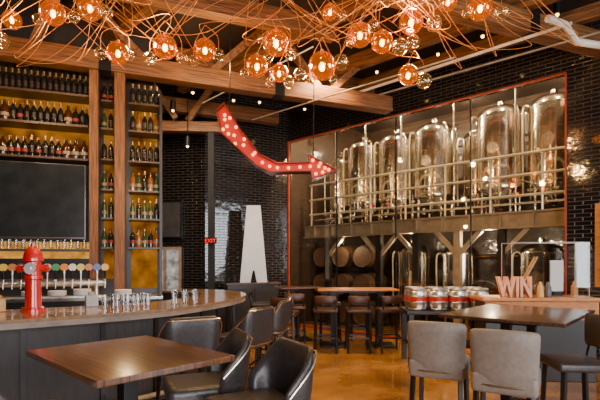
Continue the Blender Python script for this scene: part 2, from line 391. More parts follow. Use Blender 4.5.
# ------------------------------------------------------------------ timber beams
def timber(p0,p1,w,h,label,br=()):
    d=Vector(p1)-Vector(p0)
    o=M().box((d.length/2,0,0),(d.length,w,h),bev=.01).done('timber_beam',BEAM,loc=p0,rz=math.atan2(d.y,d.x))
    for x in br:
        m=M(); m.box((x,0,0),(.16,w+.016,h+.016))
        for bx_ in (-.05,.05):
            for bz in (-.07,.07): m.cyl((x+bx_,-w/2-.02,bz),(x+bx_,w/2+.02,bz),.012,n=6)
        m.done('steel_bracket',BLKM,o)
    return tag(o,label,'beam','exposed ceiling timbers')
timber((-5.2,5.47,4.385),(1.62,8.16,4.385),.22,.265,'long orange glulam beam crossing above the bar posts',(2.6,5.2))
timber((.4,5.0,4.74),(5.3,6.98,4.74),.22,.28,'orange glulam beam meeting the brick wall',(2.9,))
timber((-2.4,9.03,5.06),(2.0,5.0,5.06),.16,.24,'timber joist running toward the brewery wall')
timber((-.6,9.38,5.06),(3.4,5.72,5.06),.16,.24,'timber joist beside the glulam beam')
timber((-3.6,7.5,5.06),(-.9,5.03,5.06),.16,.24,'timber joist above the bar')
timber((1.2,9.0,5.06),(4.6,5.89,5.06),.14,.2,'slim timber joist beside the brick wall')
timber((-5.2,4.4,4.95),(.5,6.65,4.95),.2,.26,'timber beam above the back bar')
timber((-4.0,8.68,4.76),(-.5,10.05,4.76),.2,.28,'glulam beam in the far corner above the bar')
timber((-2.2,8.0,5.2),(2.6,9.9,5.2),.2,.26,'upper timber beam parallel to the glulam')
timber((-3.3,8.95,4.25),(-1.4,9.10,4.25),.2,.2,'short orange timber lintel in the corner')
for x,y in ((-3.15,8.96),(-1.78,9.05)):
    tag(M().box((0,0,2.07),(.12,.12,4.14)).done('steel_column',mat('column_black',(.012,.010,.009),.7),loc=(x,y,0)),'black steel column supporting the timber lintel','column','steel columns')
def strut(p0,p1,label,w=.11):
    p0=Vector(p0); tag(M().beam((0,0,0),Vector(p1)-p0,w,w).done('timber_strut',BEAM,loc=p0),label,'strut','diagonal timber struts')
strut((-2.25,9.03,4.38),(-1.75,9.06,5.1),'diagonal orange timber strut above the lintel')
strut((-2.45,8.88,4.38),(-2.95,8.76,5.1),'diagonal orange timber strut above the lintel')
strut((-1.35,7.0,4.52),(-.55,7.30,5.36),'diagonal timber brace rising from the glulam beam')
strut((.3,7.64,4.52),(-.38,7.37,5.36),'diagonal timber brace rising from the glulam beam')
strut((.55,7.74,4.52),(1.4,8.07,5.36),'diagonal timber brace rising from the glulam beam')
strut((-2.3,6.62,4.52),(-3.1,6.30,5.36),'diagonal timber brace above the bar shelving')
strut((-3.6,6.10,4.52),(-3.3,6.20,5.36),'short timber brace above the bar shelving')
def conduit(pts,r,label,mt=PIPEW,n=8):
    return tag(M().tube(pts,r,n).done('conduit',mt),label,'pipe','ceiling conduits')
conduit([(-.9,8.4,4.20),(2.0,5.83,4.20)],.012,'thin grey electrical conduit strung under the joists',PIPED)
conduit([(.5,8.45,4.54),(3.4,5.63,4.54)],.022,'pale conduit beside the joist')
conduit([(.9,8.5,4.54),(3.9,5.85,4.54)],.014,'thin grey conduit near the brick wall',PIPED)
conduit([(-1.9,8.8,4.66),(.2,6.9,4.85)],.012,'thin pale cable conduit in the corner')
conduit([(3.0,5.45,4.50),(3.3,5.60,4.50),(3.5,5.70,4.34),(5.0,6.1,4.34)],.045,'white bent ceiling pipe near the brick wall')
# ------------------------------------------------------------------ back bar
bk=thing('back_bar','black back bar shelving with backlit amber stone panels','back bar',BB(0,0,0),AB)
def bx(name,mt,s0,s1,y0,y1,z0,z1,bev=0):
    return M().box(((s0+s1)/2,(y0+y1)/2,(z0+z1)/2),(s1-s0,y1-y0,z1-z0),bev=bev).done(name,mt,bk)
bx('cabinet',BLKW,-1.4,2.05,-.42,.42,0,1.04)
bx('worktop',STEELB,-1.4,2.07,-.45,.42,1.04,1.08)
bx('back_panel',BLKW,-1.4,2.05,.36,.42,1.08,4.22)
bx('amber_panel',ONYX,-1.3,1.05,.34,.355,2.98,4.15)
bx('amber_panel',ONYX2,-1.3,1.05,.34,.355,1.60,1.84)
bx('amber_panel',ONYX,1.24,1.38,.34,.355,1.3,4.1)
bx('amber_panel',ONYX,1.62,2.0,.34,.355,1.15,4.0)
for z in (3.87,3.44,2.97): bx('shelf',SHELF,-1.4,1.07,.0,.34,z,z+.03)
bx('shelf',SHELF,-1.4,1.07,.02,.34,1.70,1.73)
for z in (3.84,3.44,3.00,2.57,2.16,1.74):
    bx('shelf',SHELF,1.60,2.05,.02,.34,z,z+.025)
    bx('shelf',SHELF,1.235,1.39,.02,.34,z,z+.025)
for s0,s1 in ((1.09,1.205),(1.42,1.555)): bx('timber_post',BEAMD,s0,s1,-.04,.10,1.08,4.25)
bx('side_panel',BLKW,2.03,2.07,0,.42,1.08,4.0)
bx('side_panel',BLKW,-1.42,-1.38,0,.42,1.08,4.22)
tv=thing('television','large black flat television, switched off','television',BB(0,0,0),AB)
M().box((.125,.08,2.395),(1.83,.06,1.05),bev=.012).done('bezel',TVF,tv)
M().box((.125,.047,2.40),(1.79,.008,1.01)).done('screen',TVM,tv)
M().box((.125,.22,2.4),(.4,.24,.3)).done('wall_mount',BLKM,tv)
tv2=thing('television','small black television on the glazed brick wall','television',(-2.98,10.15,2.10),rz_far)
M().box((0,0,.40),(.68,.06,.85),bev=.01).done('bezel',BLKM,tv2); M().box((0,-.034,.40),(.61,.008,.77)).done('screen',mat('dim_screen',(.07,.06,.055),.35),tv2)
M().box((0,.045,.40),(.2,.06,.2)).done('wall_mount',BLKM,tv2)
def bottle(kind,label):
    m=M()
    if kind=='wine':
        m.mi=0;m.lathe([(.0,0),(.036,0),(.037,.01),(.037,.18),(.03,.205),(.014,.225),(.013,.25)],12)
        m.mi=2;m.lathe([(.0145,.24),(.0155,.30),(0,.30)],10); m.mi=1;m.lathe([(.0378,.06),(.0378,.14)],12); ms=[DGLASS,BLKW,FOILG]
    elif kind=='jug':
        m.lathe([(0,0),(.050,0),(.054,.015),(.054,.16),(.042,.20),(.018,.23),(.017,.255)],14)
        m.mi=1;m.lathe([(.055,.06),(.055,.105)],14);m.mi=2;m.lathe([(.02,.25),(.02,.28),(0,.28)],10); ms=[BGLASS,LABELM,BLKW]
    elif kind=='liquor':
        m.lathe([(0,0),(.038,0),(.040,.01),(.040,.17),(.034,.20),(.014,.22),(.013,.26)],12)
        m.mi=1;m.lathe([(.0408,.06),(.0408,.105)],12);m.mi=2;m.lathe([(.017,.255),(.017,.29),(0,.29)],10); ms=[LIQ,LABELM,BLKW]
    elif kind=='green':
        m.lathe([(0,0),(.036,0),(.037,.01),(.036,.15),(.026,.19),(.014,.22),(.013,.25)],12)
        m.mi=1;m.lathe([(.0375,.06),(.0375,.105)],12);m.mi=2;m.lathe([(.016,.24),(.016,.27),(0,.27)],10); ms=[GGLASS,LABELM,FOILG]
    else:
        m.lathe([(0,0),(.038,0),(.039,.01),(.039,.16),(.03,.19),(.014,.21),(.013,.25)],12)
        m.mi=1;m.lathe([(.0398,.06),(.0398,.105)],12);m.mi=2;m.lathe([(.016,.24),(.016,.275),(0,.275)],10); ms=[DGLASS,LABELR,FOIL]
    o=m.done('bottle' if kind!='jug' else 'growler',ms); tag(o,label,'bottle')
    return o
used=set()
proto={k:bottle(k,l) for k,l in dict(wine='dark glass wine bottle with foil cap',jug='brown glass growler jug with paper label',liquor='amber liquor bottle with cream label',green='green glass bottle with cream label',red='dark bottle with red label').items()}
def put(kind,s,z,off,group):
    o=proto[kind]
    if kind in used: n=o.copy(); COL.objects.link(n)
    else: n=o; used.add(kind)
    n.location=BB(s,off,z+.001); n.rotation_euler[2]=random.uniform(-.4,.4)+AB; n['group']=group; return n
s=-.35
while s<1.04: put('wine',s,3.90,-.13,'wine bottles on the top shelf'); s+=.0765
s=-.31
while s<1.03: put('wine',s,3.90,-.24,'wine bottles on the top shelf'); s+=.0765
def row(z,opts,grp):
    s=-.36
    while s<1.0:
        k=random.choice(opts); hw=.056 if k=='jug' else .041
        s+=hw; put(k,s,z,-.10,grp); s+=hw+.001
row(3.47,['wine','wine','wine','wine','red','jug'],'bottles on the middle shelf')
s=-.29
while s<1.03: put('wine',s,3.47,-.23,'bottles on the middle shelf'); s+=.082
row(3.00,['jug','jug','wine','red','wine','jug'],'growlers and bottles on the lower shelf')
s=-.29
while s<1.03: put('wine',s,3.00,-.23,'growlers and bottles on the lower shelf'); s+=.085
for zi,z in enumerate((3.865,3.465,3.025,2.595,2.185,1.765)):
    for j in range(5):
        put([['wine','wine','wine'],['wine','liquor','wine'],['wine','wine','wine'],['liquor','green','wine'],['green','wine','green'],['red','liquor','green']][zi][j%3],1.655+j*.083,z,-.12,'bottles in the side bay')
    for j in range(2): put(random.choice(['wine','red','green','wine']),1.268+j*.088,z,-.15,'bottles in the narrow bay')
tb=thing('tap_tower','long chrome beer tap rail on the back bar','beer tap',BB(0,0,1.08),AB)
M().cyl((-.4,-.18,.19),(1.32,-.18,.19),.055,n=20).done('manifold',STEELK,tb)
for x in (-.2,.5,1.2): M().cyl((x,-.18,0),(x,-.18,.15),.03).done('leg',STEELK,tb)
M().box((.46,-.24,.01),(1.75,.2,.02)).done('drip_tray',STEELK,tb)
hc=[(.8,.8,.75),(.85,.30,.04),(.8,.6,.1),(.1,.2,.5),(.7,.08,.05),(.1,.35,.15),(.8,.8,.78),(.6,.25,.08),(.85,.45,.08)]
for i in range(17):
    c=hc[(i*5)%9]
    mt=mat('tap_badge_paint',c,.35,var=.1)
    e=thing('beer_tap','chrome beer faucet with a round %s badge'%('pale' if sum(c)>2 else 'coloured'),'beer tap',BB(-.28+i*.1,.24,1.27),AB,'row of beer taps')
    m=M(); m.cyl((0,.0,0),(0,-.07,0),.012); m.cyl((0,-.06,.02),(0,-.075,-.07),.010,.007); m.cyl((0,-.05,0),(0,-.05,.06),.009); m.done('faucet',STEELK,e)
    M().lathe([(0,0),(.012,0),(.014,.06),(.018,.09),(.012,.13),(0,.13)],12,c=(0,-.05,.05)).done('handle',STEELK if i%2 else BLKM,e)
    m=M(); m.cyl((0,-.032,.21),(0,-.062,.21),.048,n=20); m.done('badge',mt,e)
pg=tag(M().lathe([(0,.006),(.026,.006),(.034,.13),(.036,.13),(.029,0),(0,0)],14).done('pint_glass',PINTG),'clear empty pint glass standing on the bar','glass','pint glasses on the bar')
pg.location=(-2.0,4.62,1.081)
for i in range(1,9):
    n=pg.copy(); COL.objects.link(n); n.location=(-2.0+(i%5)*.09+(.03 if i>4 else 0),4.66+(i%5)*.05+(i//5)*.09,1.081)
for i in range(6):
    n=pg.copy(); COL.objects.link(n); n.location=(-1.50+(i%3)*.11,5.35+(i//3)*.1+(i%3)*.05,1.081)
for i in range(14):
    n=pg.copy(); COL.objects.link(n); n.location=BB(-.1+i*.085,-.13,1.731); n['group']='glasses on the lit shelf'; n['label']='clear pint glass on the amber lit shelf'
def stack(loc,n=7,r=.11):
    for i in range(n):
        o=M().lathe([(0,0),(r*.6,0),(r,.018),(r,.022),(r*.6,.008),(0,.008)],20).done('plate',WHITE,loc=(loc[0],loc[1],loc[2]+.001+i*.0085)); tag(o,'round white plate in a stack','plate','stacked plates')
stack(BB(.45,.36,1.1)); stack(BB(.75,.36,1.1)); stack(BB(1.05,.36,1.1),9); stack(BB(1.55,.3,1.08),9)
# ------------------------------------------------------------------ bar counter
pairs=[((-3.6,2.7),(-4.15,3.45)),((-3.0,3.12),(-3.55,3.9)),((-2.4,3.6),(-2.98,4.38)),((-1.44,4.4),(-2.02,5.02)),((-1.05,5.1),(-1.65,5.5)),((-.82,5.9),(-1.5,6.1)),((-.78,6.5),(-1.45,6.45)),((-.95,7.15),(-1.5,6.8)),((-1.4,7.7),(-1.75,7.15)),((-2.2,8.0),(-2.3,7.4)),((-3.0,8.1),(-3.0,7.55))]
O=[tuple(v) for v in cat([(*a,0) for a,b in pairs],6)]; I=[tuple(v) for v in cat([(*b,0) for a,b in pairs],6)]
def strip(z0,z1,fo,fi,name,mt,par):
    m=M(); bm=m.bm; rows=[]
    for o,i in zip(O,I):
        o=Vector(o);i=Vector(i);a=o.lerp(i,fo);b=o.lerp(i,fi)
        rows.append([bm.verts.new((a.x,a.y,z0)),bm.verts.new((a.x,a.y,z1)),bm.verts.new((b.x,b.y,z1)),bm.verts.new((b.x,b.y,z0))])
    for A,Bq in zip(rows,rows[1:]):
        for j in range(4): bm.faces.new((A[j],Bq[j],Bq[(j+1)%4],A[(j+1)%4]))
    bm.faces.new(rows[0]); bm.faces.new(rows[-1][::-1]); m._n(0)
    return m.done(name,mt,par)
bar=thing('bar_counter','curved oak-topped bar counter with dark panelled front','bar counter',(0,0,0))
strip(1.05,1.08,0,1,'top',BARTOP,bar)
strip(1.0,1.05,.012,.08,'apron',mat('apron_edge',(.27,.21,.16),.4),bar)
strip(.1,1.045,.28,.92,'body',BARFR,bar)
strip(0,.1,.34,.9,'plinth',BLKM,bar)
fr_=[Vector(o).lerp(Vector(i),.1) for o,i in zip(O,I)]
M().tube([(p.x,p.y,.22) for p in fr_],.025,8).done('foot_rail',RAILM,bar)
for k in range(4,len(O)-12,3):
    o=Vector(O[k]);i=Vector(I[k]);a=o.lerp(i,.272)
    M().box((a.x,a.y,.56),(.05,.03,.86),rz=math.atan2((Vector(O[k+1])-o).y,(Vector(O[k+1])-o).x)).done('batten',BLKW,bar)
hy=thing('fire_hydrant_tap','glossy red fire hydrant beer dispenser on the bar','beer dispenser',(-2.55,4.3,1.08),.3)
hy.scale=(.92,.92,1.0)
M().lathe([(0,0),(.115,0),(.115,.025),(.085,.03),(.078,.06),(.072,.30),(.09,.31),(.09,.34),(.075,.35),(.075,.47),(.1,.48),(.1,.505),(.085,.51)],28).done('body',REDP,hy)
M().lathe([(.092,.508),(.088,.54),(.07,.585),(.04,.61),(.022,.615),(.022,.65),(0,.655)],28).done('bonnet',REDP,hy)
for sx in (-1,1):
    m=M(); m.cyl((sx*.06,0,.41),(sx*.12,0,.41),.035,n=16); m.cyl((sx*.12,0,.41),(sx*.14,0,.41),.042,n=8); m.cyl((sx*.14,0,.41),(sx*.16,0,.41),.014,n=6); m.done('outlet_cap',REDP,hy)
m=M(); m.cyl((0,-.06,.41),(0,-.115,.41),.048,n=18); m.cyl((0,-.115,.41),(0,-.135,.41),.055,n=8); m.cyl((0,-.135,.41),(0,-.155,.41),.016,n=6); m.done('front_outlet',mat('silver_cap',(.7,.68,.65),.3,.9),hy)
m=M()
for a in range(8): m.cyl((.098*math.cos(a*.785),.098*math.sin(a*.785),.02),(.098*math.cos(a*.785),.098*math.sin(a*.785),.04),.01,n=6)
m.done('flange_bolts',STEEL,hy)
for k,(x,y,c) in enumerate([(-2.95,4.05,(.6,.55,.5)),(-2.85,4.25,(.6,.3,.08)),(-2.2,4.75,(.4,.4,.4))]):
    tag(M().box((0,0,.06),(.12,.09,.12),bev=.01).lathe([(0,.12),(.03,.12),(.035,.15),(.0,.16)],12).done('napkin_caddy',mat('caddy',c,.4),loc=(x,y,1.081),rz=.6),'small caddy holding napkins on the bar','caddy','bar caddies')
# ------------------------------------------------------------------ seats
def bucket(loc,rz,label,group):
    e=thing('bar_armchair',label,'chair',loc,rz,group)
    for sx in (-1,1):
        for sy in (-1,1): M().cyl((sx*.22,sy*.22,0),(sx*.18,sy*.17,.66),.013,.021,n=8).done('leg',BLKM,e)
    m=M(); X=.205;Y=.20;z=.26
    for a,b in (((-X,-Y),(X,-Y)),((X,-Y),(X,Y)),((X,Y),(-X,Y)),((-X,Y),(-X,-Y))): m.cyl((*a,z),(*b,z),.012,n=8)
    m.done('footrest',BLKM,e)
    M().box((0,.03,.725),(.42,.45,.12),bev=.045).done('seat',LEATH,e)
    E=5.0
    top=lambda a:1.09-.27*max(0,(abs(a)-.74)/.78)**.85
    M().shell(.240,-1.38,1.38,.66,top,.055,cy=.0,n=28,flare=.035,sy=E).done('backrest',LEATH,e,sub=1)
    def rim(h,z):
        P=[]
        for i in range(41):
            a=-1.34+2.68*i/40; ca,sa=math.cos(a),math.sin(a); sq=1/((abs(ca)**E+abs(sa)**E)**(1/E)); P.append((h*sa*sq,-h*ca*sq,z(a)))
        return P
    M().tube(rim(.247,lambda a:.70),.007,5).done('nailhead_trim',NAIL,e)
    M().tube(rim(.275,lambda a:top(a)-.03),.005,5).done('nailhead_trim',NAIL,e)
    return e
def greystool(loc,rz,label,group):
    e=thing('bar_stool',label,'stool',loc,rz,group)
    for sx in (-1,1):
        for sy in (-1,1): M().beam((sx*.20,sy*.20+(-.02 if sy<0 else 0),0),(sx*.18,sy*.17,.64),.03,.03).done('leg',BLKW,e)
    m=M()
    for a,b in (((-.19,-.19),(.19,-.19)),((.19,-.19),(.19,.18)),((.19,.18),(-.19,.18)),((-.19,.18),(-.19,-.19))): m.beam((*a,.24),(*b,.24),.02,.03)
    m.done('footrest',BLKW,e)
    M().box((0,.02,.70),(.43,.44,.14),bev=.035).done('seat',GREYU,e)
    M().shell(.49,-.47,.47,.67,lambda a:1.09-.02*(abs(a)/.5)**3,.065,cy=.28,n=12,m=6,flare=.045).done('backrest',GREYU,e,sub=1)
    P=[(.494*math.sin(a),.28-.494*math.cos(a),.69) for a in [-.46+.92*i/20 for i in range(21)]]
    M().tube(P,.008,5).done('nailhead_trim',NAIL,e)
    return e
def darkstool(loc,rz,label,group,seat=LEATH,back=BLKW,zt=1.08,lw=.035):
    e=thing('bar_stool',label,'stool',loc,rz,group)
    for sx in (-1,1):
        for sy in (-1,1): M().beam((sx*.19,sy*.19,0),(sx*.17,sy*.16,.68),lw,lw).done('leg',BLKW,e)
    m=M()
    for a,b in (((-.18,-.18),(.18,-.18)),((.18,-.18),(.18,.18)),((.18,.18),(-.18,.18)),((-.18,.18),(-.18,-.18))): m.beam((*a,.26),(*b,.26),.02,.025)
    m.done('footrest',BLKW,e)
    M().box((0,.01,.72),(.42,.40,.07),bev=.025).done('seat',seat,e)
    for sx in (-1,1): M().beam((sx*.16,-.17,.70),(sx*.17,-.22,.9),.025,.025).done('back_upright',BLKW,e)
    M().shell(.5,-.4,.4,.84,lambda a:zt,.035,cy=.28,n=10,m=3).done('backrest',back,e,sub=1)
    return e
a1=bucket((-.62,2.95,0),face(-.93,-.36),'dark grey leather bucket bar chair tucked at the walnut table','dark bucket bar chairs')
clone(a1,(-.24,2.52,0),face(-.88,-.48))
clone(a1,(-1.02,4.02,0),face(-.5,.86),'dark grey leather bucket bar chair pulled up to the bar')
clone(a1,(-.60,4.80,0),face(-.85,.5),'dark grey leather bucket bar chair pulled up to the bar')
clone(a1,(-.42,5.65,0),face(-.97,.2),'dark grey leather bucket bar chair pulled up to the bar')
clone(a1,(-.38,6.45,0),face(-1,0),'dark grey leather bucket bar chair pulled up to the bar')
clone(a1,(-1.39,2.26,0),face(.69,.73),'dark grey leather bucket bar chair at the walnut table corner')
gs=greystool((1.15,3.70,0),face(.45,.89),'taupe upholstered bar stool with nailhead trim and black legs','grey bar stools')
clone(gs,(1.50,3.27,0),face(.5,.86))
darkstool((2.26,3.70,0),face(-1,.1),'black leather bar stool with black wooden legs at the dark table','dark bar stools',LEATH,LEATH,1.12)
# ------------------------------------------------------------------ tables
def table(cx,cy,rz,lx,ly,label,top=TABLEW):
    e=thing('high_table',label,'table',(cx,cy,0),rz)
    M().box((0,0,1.045),(lx,ly,.03),bev=.005).done('top',top,e)
    M().box((0,0,1.01),(lx*.7,ly*.5,.04)).done('apron',BLKM,e)
    xs=(0,) if lx<1.1 else (-lx*.3,lx*.3)
    for x in xs:
        M().box((x,0,.5),(.08,.08,.98)).done('pedestal',BLKM,e)
        M().box((x,0,.015),(.5,.5,.03),bev=.01).done('base_plate',BLKM,e)
    return e
table(-.93,2.43,math.atan2(-.687,.727),.95,.72,'square walnut high table on a black pedestal')
table(2.16,4.42,math.atan2(.75,.66),1.4,1.05,'large dark walnut high table with black pedestals',TABLED)
table(1.05,8.35,0,1.45,.7,'brown high table near the brewery glass',WOODO)
table(-.05,9.0,.3,.8,.7,'small brown high table near the brick corner')
ds=darkstool((.45,7.80,0),face(.1,1),'dark brown bar stool around the high table','brown bar stools',BROWNS,BROWNS,.98,.028)
for x,y,fx,fy in ((1.0,7.78,0,1),(1.55,7.80,-.1,1),(.6,8.97,0,-1),(1.2,8.99,0,-1),(-.1,8.33,0,1),(-.78,8.9,1,.2),(-.25,7.3,.2,1)):
    clone(ds,(x,y,0),face(fx,fy))
ang=math.atan2(.46,.888)
pr=thing('service_cabinet','low black cabinet against the glazed brick corner','cabinet',(-1.08,10.0,0),ang)
M().box((0,0,.53),(1.2,.3,1.06),bev=.01).done('body',BLKW,pr); M().box((0,0,1.08),(1.26,.36,.04)).done('top',TABLEW,pr)
for x in (-.29,.29): M().box((x,-.155,.52),(.52,.02,.9)).done('door',BARFR,pr)
la=thing('letter_sign','tall narrow white wedge-shaped letter A sign','letter sign',(-1.03,9.98,1.10),.15)
m=M(); m.prism([(-.30,0),(-.07,0),(-.02,.26),(.02,.26),(.07,0),(.30,0),(.15,1.70),(-.15,1.70)],-.05,.05,'XZ'); m.done('letter_body',WHITE,la)
ex=thing('exit_sign','small illuminated red EXIT sign on the steel column','exit sign',(-1.78,8.955,1.92),0)
M().box((0,0,.055),(.24,.05,.12),bev=.005).done('housing',BLKM,ex)
text_mesh('EXIT',.108,.004,'lettering',mat('exit_red',(.8,.02,.01),.4,em=(1,.02,.005),es=1.0),ex,(0,-.03,.016),(math.pi/2,0,0),.001)
# ------------------------------------------------------------------ kegs on a bench
kb=thing('keg_bench','low dark wooden bench carrying the beer kegs','bench',(2.21,6.93,0),-.05)
M().box((0,0,.80),(1.24,.68,.06),bev=.008).done('top',BLKW,kb)
for sx in (-1,1):
    for sy in (-1,1): M().box((sx*.55,sy*.28,.385),(.07,.07,.77)).done('leg',BLKW,kb)
M().box((0,-.05,.30),(1.1,.5,.03)).done('lower_shelf',BLKW,kb)
kg=thing('beer_keg','squat stainless beer keg with red band on the bench','keg',(0,0,0),0,'row of beer kegs')
M().lathe([(.110,0),(.133,.0),(.140,.02),(.127,.035),(.143,.05),(.145,.11),(.150,.12),(.145,.13),(.145,.20),(.150,.21),(.145,.22),(.143,.275),(.127,.29),(.140,.31),(.133,.33),(.110,.33),(.110,.30),(0,.30)],24).done('shell',STEELK,kg)
M().lathe([(.1465,.137),(.1475,.137),(.1475,.193),(.1465,.193)],24).done('band',KEGR,kg)
first=True
for r_ in range(2):
    for c in range(4):
        loc=(1.77+c*.301+r_*.02,6.78-c*.015+r_*.303,.831)
        if first: kg.location=loc; first=False
        else: clone(kg,loc)
# ------------------------------------------------------------------ host stand
hs=thing('host_stand','honey-wood host counter near the brick wall','counter',(3.13,6.05,0),-.06)
M().box((0,0,.52),(1.4,.45,1.04),bev=.01).done('body',BLKW,hs)
M().box((0,-.24,.92),(1.42,.03,.23)).done('front_board',WOODO,hs)
M().box((0,0,1.065),(1.5,.55,.05),bev=.008).done('top',WOODO,hs)
wl=thing('wooden_letters','small standing chunky wooden letters spelling WIN','letter sign',(2.80,5.88,1.091),0)
t_=text_mesh('WIN',.36,.035,'lettering',mat('pale_letter_wood',(.72,.33,.17),.5),wl,(0,0,.012),(math.pi/2,0,0),.011); t_.scale[0]=.60
gc=thing('acrylic_screen','clear acrylic box screen on the host counter','screen',(3.33,6.14,1.091),-.06)
for x0 in (-.5,0,.5): M().box((x0,0,.36),(.008,.36,.72)).done('side_pane',PANE,gc)
M().box((0,-.17,.36),(1.0,.006,.72)).done('front_pane',PANE,gc)
m=M()
for x in (-.5,.5): m.box((x,-.17,.36),(.007,.007,.72)); m.box((x,.17,.36),(.007,.007,.72))
m.box((0,-.17,.72),(1.0,.007,.007)); m.box((0,.17,.72),(1.0,.007,.007)); m.done('edge_trim',mat('acrylic_edge',(.5,.42,.34),.3),gc)
mc=thing('menu_card','white upright menu card in a stand','menu',(3.50,6.14,1.091),0)
M().box((0,0,.27),(.18,.012,.42)).done('card',WHITE,mc); M().box((0,0,.03),(.12,.07,.06)).done('stand',BLKM,mc)
for i,(x,c) in enumerate([(2.90,(.55,.30,.12)),(2.97,(.6,.4,.2))]):
    o=M().beam((0,0,0),(.28,.0,.52),.03,.012).done('menu_paddle',mat('paddle_wood',c,.5),loc=(x,6.10+i*.06,1.10)); tag(o,'slanted narrow wooden menu paddle leaning in the clear case','menu','leaning menu paddles')
for i,(x,y,c) in enumerate([(3.14,5.88,(.75,.4,.1)),(3.24,5.88,(.1,.1,.1)),(3.72,6.1,(.6,.3,.1))]):
    o=M().lathe([(0,0),(.04,0),(.045,.02),(.04,.13),(.02,.17),(.02,.2),(0,.2)],14).done('sanitizer_bottle',mat('bottle_paint',c,.4),loc=(x,y,1.091)); tag(o,'small coloured bottle on the host counter','bottle','counter bottles')
st=thing('chalk_board','dark board with timber frame on the brick wall','picture frame',TW(-.38,-.05,1.2),AW+math.pi)
M().box((.45,0,.6),(.9,.05,1.25),bev=.01).done('frame',WOODO,st); M().box((.45,-.03,.6),(.74,.02,1.08)).done('panel',mat('chalk_face',(.10,.09,.08),.6),st)
# ------------------------------------------------------------------ marquee arrow sign
pts=[(-1.11,3.55),(-1.0,3.66),(-.92,3.53),(-.77,3.29),(-.53,2.98),(-.3,2.865),(-.05,2.875),(.12,2.88),(.11,2.98),(.50,2.765),(.16,2.64),(.14,2.745),(-.1,2.745),(-.4,2.73),(-.59,2.83),(-1.05,3.26)]
sg=thing('marquee_sign','red arrow-shaped marquee sign with glowing bulbs hung on cables','neon sign',(0,6.0,0),0)
def inset(pts,k):
    out=[];n=len(pts)
    for i in range(n):
        a=Vector(pts[i-1]);b=Vector(pts[i]);c=Vector(pts[(i+1)%n])
        d1=(b-a).normalized();d2=(c-b).normalized(); n1=Vector((d1.y,-d1.x));n2=Vector((d2.y,-d2.x)); nn=(n1+n2).normalized()
        out.append(b+nn*k/max(.5,nn.dot(n1)))
    return out
M().prism(pts,.0,.14,'XZ').done('sign_case',REDC,sg)
# raised channel lip around the lit face
ip=inset(pts,.014); m=M(); bm=m.bm; n_=len(pts)
A=[bm.verts.new((p[0],.0,p[1])) for p in pts]; Bf=[bm.verts.new((p[0],-.07,p[1])) for p in pts]; C=[bm.verts.new((p.x,-.07,p.y)) for p in ip]; D=[bm.verts.new((p.x,-.013,p.y)) for p in ip]
for i in range(n_):
    j=(i+1)%n_
    bm.faces.new((A[i],A[j],Bf[j],Bf[i])); bm.faces.new((Bf[i],Bf[j],C[j],C[i])); bm.faces.new((C[i],C[j],D[j],D[i]))
m._n(0); m.done('sign_lip',REDC,sg)
M().prism([tuple(p) for p in inset(pts,.016)],-.012,.0,'XZ').done('sign_face',REDEM,sg)
ctr=cat([(-1.0,3.50,0),(-.97,3.35,0),(-.75,3.10,0),(-.5,2.87,0),(-.3,2.80,0),(0,2.81,0),(.25,2.82,0),(.38,2.775,0)],2)
ctr2=[(-.93,3.46),(-.85,3.34),(-.74,3.18),(-.95,3.25),(-.86,3.12),(.17,2.90),(.27,2.86),(.21,2.72),(.30,2.74),(-1.02,3.31),(-.6,3.0)]
b0=None
for x,z in [(p[0],p[1]) for p in ctr]+ctr2:
    if b0 is None: b0=M().sph((0,0,0),.021,10).done('bulb',BULBR,sg,loc=(x,-.03,z))
    else:
        n=b0.copy(); n.location=(x,-.03,z); COL.objects.link(n)
for x,z in ((-.95,3.58),(.18,2.90)): M().cyl((x,.07,z),(x+.02,.07,H),.006,n=6).done('hanging_cable',BLKM,sg)
# ------------------------------------------------------------------ pendants
L=[(53,13,12,[(36,17,6),(72,15,6)]),(90,8,12,[(108,15,7)]),(118,53,11,[(103,56,6),(131,58,5)]),(165,47,12,[(149,57,7),(180,55,6)]),(205,50,11,[(192,58,6),(218,53,6)]),
(257,66,11,[(244,70,5),(268,56,5)]),(276,43,13,[(291,58,6),(262,36,5)]),(279,73,9,[(289,84,6),(270,83,5),(300,76,6)]),(322,66,14,[(310,78,6),(341,60,8),(334,80,5)]),(360,35,12,[(372,28,6),(350,46,5)]),(382,42,11,[(400,47,8)]),(411,22,12,[(434,23,8),(414,40,7)]),
(408,75,10,[(426,78,8)]),(480,8,12,[(501,13,8),(466,14,5)]),(448,2,9,[(436,-2,5)]),(12,20,9,[(5,43,8)]),(330,12,8,[(342,18,5)])]
Ys=[4.5,4.9,4.3,4.6,4.8,4.4,4.7,4.5,4.6,4.9,4.5,4.8,4.4,4.6,4.9,4.9,5.0]
anch=[(-2.9,4.6),(-1.9,4.7),(-.35,4.75),(.9,4.8),(1.7,4.8)]
